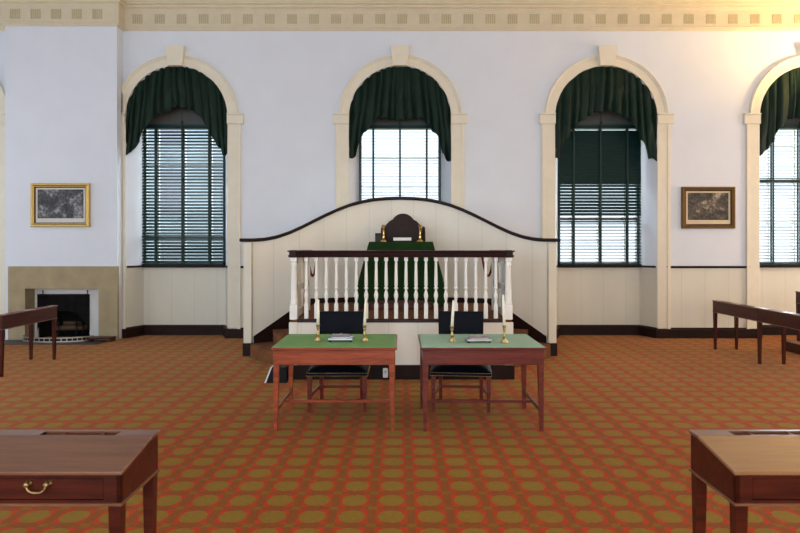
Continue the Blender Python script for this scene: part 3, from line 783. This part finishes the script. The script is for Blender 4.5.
# ------------------------------------------------------------------ the two clerks' tables
def clerk_table(x0, x1, mat, top, label):
    y0, y1, zt = 5.482, 6.325, 0.747
    rt = thing('writing_table', label, 'table', ((x0+x1)/2, (y0+y1)/2, 0), 0, 'green topped tables in front of the dais')
    w, d = (x1-x0)/2, (y1-y0)/2
    m = MB(); m.box(-w, w, -d, d, zt-0.026, zt-0.004, 0.005); m.build('top', mat, rt)
    m = MB(); m.box(-w+0.012, w-0.012, -d+0.006, d-0.012, zt-0.005, zt, 0.002); m.build('baize', top, rt)
    a = 0.022
    m = MB()
    m.box(-w+a, w-a, -d+a, -d+a+0.022, 0.588, zt-0.026, 0.003); m.box(-w+a, w-a, d-a-.022, d-a, 0.588, zt-0.026, 0.003)
    for s in (-1, 1): m.box(s*(w-a), s*(w-a-.022), -d+a, d-a, 0.588, zt-0.026, 0.003)
    m.build('apron', mat, rt)
    for sx in (-1, 1):
        for sy in (-1, 1):
            m = MB(); lx, ly = sx*(w-a-0.024), sy*(d-a-0.024)
            m.taper(lx, ly, 0, 0.588, 0.030, 0.050, ox=sx*0.008, oy=sy*0.008); m.taper(lx, ly, 0.588, zt-.026, 0.052, 0.052); m.build('leg', mat, rt)
    m = MB()
    for s in (-1, 1): m.box(s*(w-a-0.024)-0.011, s*(w-a-0.024)+0.011, -d+a+.04, d-a-.04, 0.165, 0.20, 0.003)
    m.box(-w+a+.03, w-a-.03, -0.045-0.02, -0.045+0.02, 0.168, 0.193, 0.003); m.build('stretcher', mat, rt)
    return rt
TL = clerk_table(-1.142, -0.027, M['mahog_red'], M['baize'], 'left of the two green topped writing tables, lighter orange red wood')
TR = clerk_table(0.182, 1.293, M['mahog_dk'], M['baize2'], 'right of the two green topped writing tables, darker wood, top paled by a painted reflection')

def clerk_chair():
    rt = thing('side_chair', 'black leather chair with brass nail trim tucked behind the left writing table', 'chair', (-0.622, 6.40, 0), 0, 'black leather chairs at the writing tables')
    m = MB(); m.box(-0.30, 0.30, -0.275, 0.22, 0.352, 0.395, 0.004); m.build('seat_rail', M['leather'], rt)
    m = MB()
    def cush(u, v):
        a, b = -1+2*u, -1+2*v
        return (0.302*a, -0.028+0.25*b, 0.395+0.062*(1-abs(a)**6)*(1-abs(b)**6))
    m.grid(cush, 24, 20); m.build('cushion', M['leather'], rt)
    m = MB()
    for k in range(41):
        x = -0.295+0.59*k/40
        for z in (0.360, 0.388):
            m.lathe([(0.0062, -0.001), (0.005, 0.003), (0.001, 0.0045)], x, -0.276, z, 6, Matrix.Rotation(PI/2, 3, 'X'))
    for s in (-1, 1):
        for k in range(1, 30):
            for z in (0.360, 0.388): m.lathe([(0.0062, -0.001), (0.005, 0.003), (0.001, 0.0045)], s*0.301, -0.276+0.017*k, z, 6, Matrix.Rotation(s*PI/2, 3, 'Y'))
    m.build('nail_trim', M['aged_brass'], rt)
    m = MB(); bk = []
    m.hexa([(-0.235, 0.205, 0.47), (0.235, 0.205, 0.47), (0.235, 0.255, 0.47), (-0.235, 0.255, 0.47)], [(-0.242, 0.275, 0.938), (0.242, 0.275, 0.938), (0.242, 0.32, 0.938), (-0.242, 0.32, 0.938)])
    bmesh.ops.bevel(m.bm, geom=m.bm.edges[:], offset=0.012, segments=3, profile=0.5, affect='EDGES'); m.build('backrest', M['leather'], rt)
    for s in (-1, 1):
        m = MB(); m.taper(s*0.272, -0.245, 0, 0.355, 0.032, 0.046); m.build('leg', M['mahog_dk'], rt)
        m = MB(); m.taper(s*0.215, 0.205, 0, 0.355, 0.034, 0.042, oy=0.06); m.taper(s*0.215, 0.21, 0.35, 0.55, 0.042, 0.036); m.build('leg', M['mahog_dk'], rt)
    m = MB()
    for s in (-1, 1):
        m.hexa([(s*0.272-.01, -0.23, 0.14), (s*0.272+.01, -0.23, 0.14), (s*0.222+.01, 0.22, 0.14), (s*0.222-.01, 0.22, 0.14)], [(s*0.272-.01, -0.23, 0.172), (s*0.272+.01, -0.23, 0.172), (s*0.222+.01, 0.22, 0.172), (s*0.222-.01, 0.22, 0.172)])
    m.box(-0.215, 0.215, 0.215, 0.235, 0.13, 0.16, 0.003); m.build('stretcher', M['mahog_dk'], rt)
    return rt
C0 = clerk_chair()
dup(C0, (0.626, 6.40, 0), -0.10, 'black leather chair with brass nail trim tucked behind the right writing table')

ZT = 0.747
def cand(px, py, ctop, lean, h, where, table):
    d = (H-ZT)*F/(py-1.5-HZ)
    x = X(px, d)
    g = 'brass candlesticks on the writing tables'
    candlestick('candlestick', 'slim brass candlestick at the %s of the %s writing table' % (where, table), (x, d, ZT), h, g, M['aged_brass'])
    L = Z(ctop, d)-ZT-h
    rt = thing('candle', 'white taper candle in the %s candlestick on the %s writing table' % (where.replace(' end', ''), table), 'candle', (x, d, ZT+h-0.004), 0, 'taper candles on the writing tables')
    rt.rotation_euler = (0, math.atan2(lean*d/F, L), 0)
    m = MB(); m.lathe([(0.0135, 0), (0.0130, L*0.5), (0.0100, L-0.006), (0.004, L)], 0, 0, 0, 14); m.build('wax', M['wax'], rt)
    m = MB(); m.tube([(0, 0, L-.002), (0.001, 0, L+0.008)], 0.0016, 6); m.build('wick', M['iron'], rt)
cand(318, 342.5, 299, 0.3, 0.155, 'left end', 'left')
cand(364.6, 342.5, 297, 1.4, 0.150, 'right end', 'left')
cand(452, 343, 299.7, 1.6, 0.145, 'left end', 'right')
cand(504.3, 344, 294, -1.3, 0.160, 'right end', 'right')

def inkstand():
    rt = thing('inkstand', 'pewter inkstand on the left writing table', 'inkstand', (X(341, 5.86), 5.86, ZT), 0, 'pewter inkstands')
    m = MB(); m.box(-0.10, 0.10, -0.065, 0.065, 0.012, 0.022, 0.003)
    for s in (-1, 1):
        m.box(s*0.112-.004, s*0.112+.004, -0.073, 0.073, 0.015, 0.036, 0.003); m.box(-0.112, 0.112, s*0.072-.004, s*0.072+.004, 0.015, 0.036, 0.003)
    m.build('tray', M['pewter'], rt)
    for sx in (-1, 1):
        for sy in (-1, 1): m = MB(); m.lathe([(0.010, 0), (0.013, 0.008), (0.008, 0.014)], sx*0.098, sy*0.058, 0, 10); m.build('foot', M['iron'], rt)
    m = MB(); m.box(-0.085, 0.085, -0.045, 0.05, 0.022, 0.046, 0.006, 2); m.build('box', M['pewter'], rt)
    m = MB(); m.hexa([(-0.09, -0.05, 0.046), (0.09, -0.05, 0.046), (0.09, 0.055, 0.046), (-0.09, 0.055, 0.046)], [(-0.078, -0.035, 0.060), (0.078, -0.035, 0.060), (0.078, 0.042, 0.060), (-0.078, 0.042, 0.060)])
    m.lathe([(0.006, 0.058), (0.01, 0.066), (0.003, 0.072)], 0, 0, 0, 10); m.build('lid', M['pewter'], rt)
    return rt
I0 = inkstand()
dup(I0, (X(478, 5.80), 5.80, ZT), 0.06, 'pewter inkstand on the right writing table')

# small things at the foot of the dais
rt = thing('floor_box', 'low black box with a slanting white side standing left of the dais front', 'box', (X(277, 7.5), 7.5, 0))
m = MB(); m.prism([(-0.125, -0.05, 0.0), (0.12, -0.05, 0.0), (0.12, -0.05, 0.185), (-0.05, -0.05, 0.185)], (0, 0.13, 0)); m.build('body', M['black'], rt)
m = MB(); m.hexa([(-0.14, -0.055, 0.0), (-0.122, -0.055, 0.0), (-0.122, 0.085, 0.0), (-0.14, 0.085, 0.0)], [(-0.068, -0.055, 0.19), (-0.050, -0.055, 0.19), (-0.050, 0.085, 0.19), (-0.068, 0.085, 0.19)]); m.build('side_board', M['whiteplastic'], rt)
yq = DY0-0.03
rt = thing('plug_adapter', 'white plug-in adapter on the dark dais plinth under the left writing table', 'adapter', (X(385.5, yq), yq, 0.03))
m = MB(); m.box(-0.031, 0.031, -0.045, 0.0, 0.0, 0.115, 0.010, 3); m.build('body', M['whiteplastic'], rt)
m = MB(); m.box(-0.014, 0.014, -0.048, -0.044, 0.06, 0.09, 0.001); m.build('face_plate', M['pewter'], rt)
rt = thing('wall_socket', 'black socket plate on the dais plinth left of the white adapter', 'socket', (X(377.5, yq), yq, 0.055))
m = MB(); m.box(-0.05, 0.05, -0.008, 0.0, 0.0, 0.07, 0.004); m.build('plate', M['black'], rt)
m = MB()
for s in (-1, 1): m.box(s*0.022-.012, s*0.022+.012, -0.0095, -0.007, 0.02, 0.05, 0.001)
m.build('outlet', M['iron'], rt)

# ------------------------------------------------------------------ members' double desks
def member_desk(label, loc, rz, bays=1):
    W, D, zf, zb, zB, bs = 1.245*bays, 0.388, 0.728, 0.780, 0.593, 0.082
    rt = thing('writing_desk', label, 'desk', loc, rz, 'mahogany members desks')
    w = W/2; ym, yb = -D/2, D/2; mt = M['mahog']
    zt = lambda y: zb if y > yb-bs else zf+(zb-zf)*(y-ym)/(D-bs)
    th = 0.014
    # slanted writing board and flat rear strip with two pen wells
    m = MB(); ov = 0.008
    m.hexa([(-w-ov, ym-ov, zf-th), (w+ov, ym-ov, zf-th), (w+ov, yb-bs, zb-th), (-w-ov, yb-bs, zb-th)], [(-w-ov, ym-ov, zf), (w+ov, ym-ov, zf), (w+ov, yb-bs, zb), (-w-ov, yb-bs, zb)])
    bmesh.ops.bevel(m.bm, geom=m.bm.edges[:], offset=0.003, segments=2, profile=0.5, affect='EDGES')
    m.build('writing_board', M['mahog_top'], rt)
    B = 1.245; wells = []
    for k in range(bays): q = -w+B*k; wells += [(q+0.165, q+0.515), (q+B-0.515, q+B-0.165)]
    m = MB(); q0, q1 = yb-bs, yb+ov
    i0, i1 = q0+0.008, yb-0.014
    m.box(-w-ov, w+ov, q0, i0, zb-th, zb); m.box(-w-ov, w+ov, i1, q1, zb-th, zb, 0.002)
    xx = -w-ov
    for a, b in wells: m.box(xx, a, i0, i1, zb-th, zb); xx = b
    m.box(xx, w+ov, i0, i1, zb-th, zb); m.build('rear_strip', M['mahog_top'], rt)
    for a, b in wells:
        m = MB(); zl = zb-0.045
        m.box(a, b, i0, i1, zl-0.004, zl); m.box(a-.004, a, i0, i1, zl, zb-.002); m.box(b, b+.004, i0, i1, zl, zb-.002)
        m.box(a, b, i0-.004, i0, zl, zb-th); m.box(a, b, i1, i1+.004, zl, zb-th)
        for f in (0.27, 0.79): m.box(a+(b-a)*f-.003, a+(b-a)*f+.003, i0, i1, zl, zb-0.004)
        m.build('pen_well', M['mahog_dk'], rt)
    m = MB()
    m.box(-w, w, yb-0.018, yb, zB, zb-th, 0.002)
    for s in (-1, 1):
        lo = [(s*w, ym, zB), (s*(w-.018), ym, zB), (s*(w-.018), yb-.018, zB), (s*w, yb-.018, zB)]
        hi = [(p[0], p[1], zt(p[1])-th) for p in lo]; hi[2] = (hi[2][0], hi[2][1], zb-th); hi[3] = (hi[3][0], hi[3][1], zb-th)
        m.hexa(lo, hi)
    m.box(-w, w, ym, ym+0.016, zB, zB+0.018); m.box(-w, w, ym, ym+0.016, zf-th-0.014, zf-th)
    stiles = [(-w, -w+0.07)]+[(-w+B*k/2-0.025-0.03*(k % 2 == 0), -w+B*k/2+0.025+0.03*(k % 2 == 0)) for k in range(1, 2*bays)]+[(w-0.07, w)]
    for a, b in stiles: m.box(a, b, ym, ym+0.016, zB+.018, zf-th-.014)
    m.build('apron', mt, rt)
    m = MB(); m.sweep([(-w, yb), (w, yb), (w, ym), (-w, ym)], [(-o, z) for o, z in ((0, zB-0.004), (0.006, zB-0.004), (0.006, zB+0.006), (0, zB+0.006))], closed=True); m.build('bead', M['mahog_top'], rt)
    for a, b in [(p[1], q[0]) for p, q in zip(stiles, stiles[1:])]:
        m = MB(); m.box(a+.002, b-.002, ym+0.003, ym+0.25, zB+.020, zf-th-.016, 0.002)
        dr = m.build('drawer', mt, rt)
        c = (a+b)/2; zc = 0.678; m = MB()
        for s in (-1, 1):
            m.lathe([(0.015, 0), (0.014, 0.004), (0.008, 0.008), (0.010, 0.016), (0.011, 0.022), (0.004, 0.027)], c+s*0.04, ym+0.002, zc, 14, Matrix.Rotation(PI/2, 3, 'X'))
        pts = [(c+0.04*math.cos(t_) if False else c+s_, ym-0.018, zc+z_) for s_, z_ in ((-0.04, 0), (-0.037, -0.014), (-0.033, -0.020), (-0.024, -0.027), (-0.01, -0.031), (0.01, -0.031), (0.024, -0.027), (0.033, -0.020), (0.037, -0.014), (0.04, 0))]
        m.tube(pts, 0.0042, 8); m.build('handle', M['aged_brass'], dr)
    for sx in [-w+0.027]+[-w+B*k for k in range(1, bays)]+[w-0.027]:
        for yy in (ym+0.026, yb-0.026):
            m = MB(); m.taper(sx, yy, 0, zB, 0.032, 0.050); m.build('leg', mt, rt)
    if bays > 1:
        for k in range(1, bays): m = MB(); m.box(-w+B*k-.002, -w+B*k+.002, yb, yb+.0025, zB+.006, zb-th); m.build('joint', M['iron'], rt)
    return rt
WD = 1.245
D0 = member_desk('foreground mahogany desk at lower left with a brass drawer handle', (-1.13-WD/2, 2.519+0.194, 0), 0)
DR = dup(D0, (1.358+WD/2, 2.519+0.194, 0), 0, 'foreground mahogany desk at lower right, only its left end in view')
M['reflect_top'] = wood('warm_reflection_top', (0.19, 0.085, 0.036), (0.30, 0.15, 0.068), 0.28, sc=(1.0, 12, 12), spec=0.5)  # lighter, oranger wood colour stands in for a warm reflection on the top
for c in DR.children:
    if c.name.startswith('writing_board'): c.data = c.data.copy(); c.data.materials[0] = M['reflect_top']
dup(D0, (-4.972-0.194, 8.40, 0), -PI/2, 'dark narrow desk in front of the fireplace at the left edge')
member_desk('long dark narrow two-bay desk at the right edge below the dull gilt picture', (4.972+0.194, 8.648, 0), PI/2, 2)
PX, PZ = 6.04, 0.155
rt = thing('desk_platform', 'low dark platform at the right edge carrying the rear desk', 'platform', (PX, 7.0, 0))
m = MB(); m.box(0, 2.4, -5.0, 2.84, 0, PZ-0.012); m.build('riser', M['darkwood'], rt)
m = MB(); m.box(-0.015, 2.4, -5.0, 2.855, PZ-0.012, PZ, 0.003); m.build('tread', M['stepcarpet'], rt)
dup(D0, (6.19+0.194, 9.11, PZ), PI/2, 'dark desk on the low platform at the right edge of the photo')

# ------------------------------------------------------------------ outdoors
m = MB(); m.face([(-60, YN+.4, -1.0), (60, YN+.4, -1.0), (60, 90, -1.0), (-60, 90, -1.0)]); struct(m.build('ground', M['grass'], fixn=False))
rt = thing('outside_building', 'blue grey building seen through the blind slats right of the fireplace', 'building', (-10.2, 24, -1))
m = MB(); m.box(-7.5, 5.4, 0, 8, 0, 9.5); m.build('wall', M['facade'], rt)
m = MB(); m.prism([(-8, -0.4, 9.5), (-8, 8.4, 9.5), (-8, 4, 12.0)], (13.8, 0, 0)); m.build('roof', M['iron'], rt)
for k in range(5):
    for j in range(3):
        m = MB(); x0 = -6.3+2.4*k; z0 = 1.2+2.7*j; m.box(x0, x0+1.0, -0.05, 0.02, z0, z0+1.7); m.build('window', M['pewter'], rt)

# ------------------------------------------------------------------ light
W = bpy.data.worlds.new('World'); S.world = W; W.use_nodes = True
nt = W.node_tree; bg = nt.nodes['Background']
tc = nt.nodes.new('ShaderNodeTexCoord'); sp = nt.nodes.new('ShaderNodeSeparateXYZ'); nt.links.new(tc.outputs['Generated'], sp.inputs[0])
rp_ = nt.nodes.new('ShaderNodeValToRGB'); nt.links.new(sp.outputs[2], rp_.inputs[0])
rp_.color_ramp.elements[0].color = (0.80, 0.90, 1.0, 1); rp_.color_ramp.elements[1].color = (0.55, 0.75, 1.0, 1)
nt.links.new(rp_.outputs[0], bg.inputs[0]); bg.inputs[1].default_value = 1.05

def area(name, loc, rot, sx, sy, power, col):
    l = bpy.data.lights.new(name, 'AREA'); l.shape = 'RECTANGLE'; l.size = sx; l.size_y = sy; l.energy = power; l.color = col
    o = bpy.data.objects.new(name, l); COL.objects.link(o); o.location = loc; o.rotation_euler = rot; return o
DAY, FILL_WARM = (0.76, 0.88, 1.0), (1.0, 0.70, 0.42)  # tints of the area fills added at the unseen openings
for k, y in enumerate(SIDE):
    area('fill_left', (XL-0.15, y, 2.4), (0, -PI/2, 0), 3.4, 1.6, (60, 60, 22, 16)[k], DAY)
    area('fill_right', (XR+0.15, y, 2.4), (0, PI/2, 0), 3.4, 1.6, (66, 56, 18, 80)[k], FILL_WARM if k > 1 else (1.0, 0.78, 0.54))
for x in REAR: area('fill_front', (x, YB-0.15, 2.4), (PI/2, 0, 0), 1.6, 3.4, {-7: 45, -3.6: 120, 0: 160, 3.6: 72, 7: 16}[x], (0.80, 0.92, 1.0) if x < 2 else (1.0, 0.76, 0.50))  # fills added behind the camera, power and tint set per opening
l = bpy.data.lights.new('warm_uplight', 'SPOT'); l.energy = 440; l.color = (1.0, 0.62, 0.22); l.spot_size = 2.4; l.spot_blend = 0.9; l.shadow_soft_size = 0.15
o = bpy.data.objects.new('warm_uplight', l); COL.objects.link(o); o.location = (8.3, 9.9, 4.3)
o.rotation_euler = (Vector((7.3, 11.1, 6.4))-Vector(o.location)).to_track_quat('-Z', 'Y').to_euler()

l = bpy.data.lights.new('warm_wall_fill', 'POINT'); l.energy = 38; l.color = (1.0, 0.60, 0.28); l.shadow_soft_size = 0.25  # point fill added to warm the right wall, no fixture behind it
o = bpy.data.objects.new('warm_wall_fill', l); COL.objects.link(o); o.location = (7.2, 7.4, 4.6)
l = bpy.data.lights.new('sky_daylight', 'SUN'); l.energy = 16.0; l.angle = 2.3; l.color = (0.92, 0.96, 1.0)
o = bpy.data.objects.new('sky_daylight', l); COL.objects.link(o); o.location = (6, 20, 16)
o.rotation_euler = Vector((-0.1, -1.0, -0.85)).to_track_quat('-Z', 'Y').to_euler()

# ------------------------------------------------------------------ camera
cam = bpy.data.cameras.new('Camera'); cam.lens = 28.0; cam.sensor_width = 36.0; cam.sensor_fit = 'HORIZONTAL'
cam.shift_y = -(266.5-HZ)/800.0; cam.clip_start = 0.05
cam.dof.use_dof = True; cam.dof.focus_distance = 7.2; cam.dof.aperture_fstop = 3.5
co = bpy.data.objects.new('Camera', cam); COL.objects.link(co); co.location = (0, 0, H); co.rotation_euler = (PI/2, 0, 0)
S.camera = co
vs = S.view_settings; vs.view_transform = 'Standard'; vs.look = 'None'; vs.gamma = 1.0; vs.exposure = 0.66; vs.use_curve_mapping = False
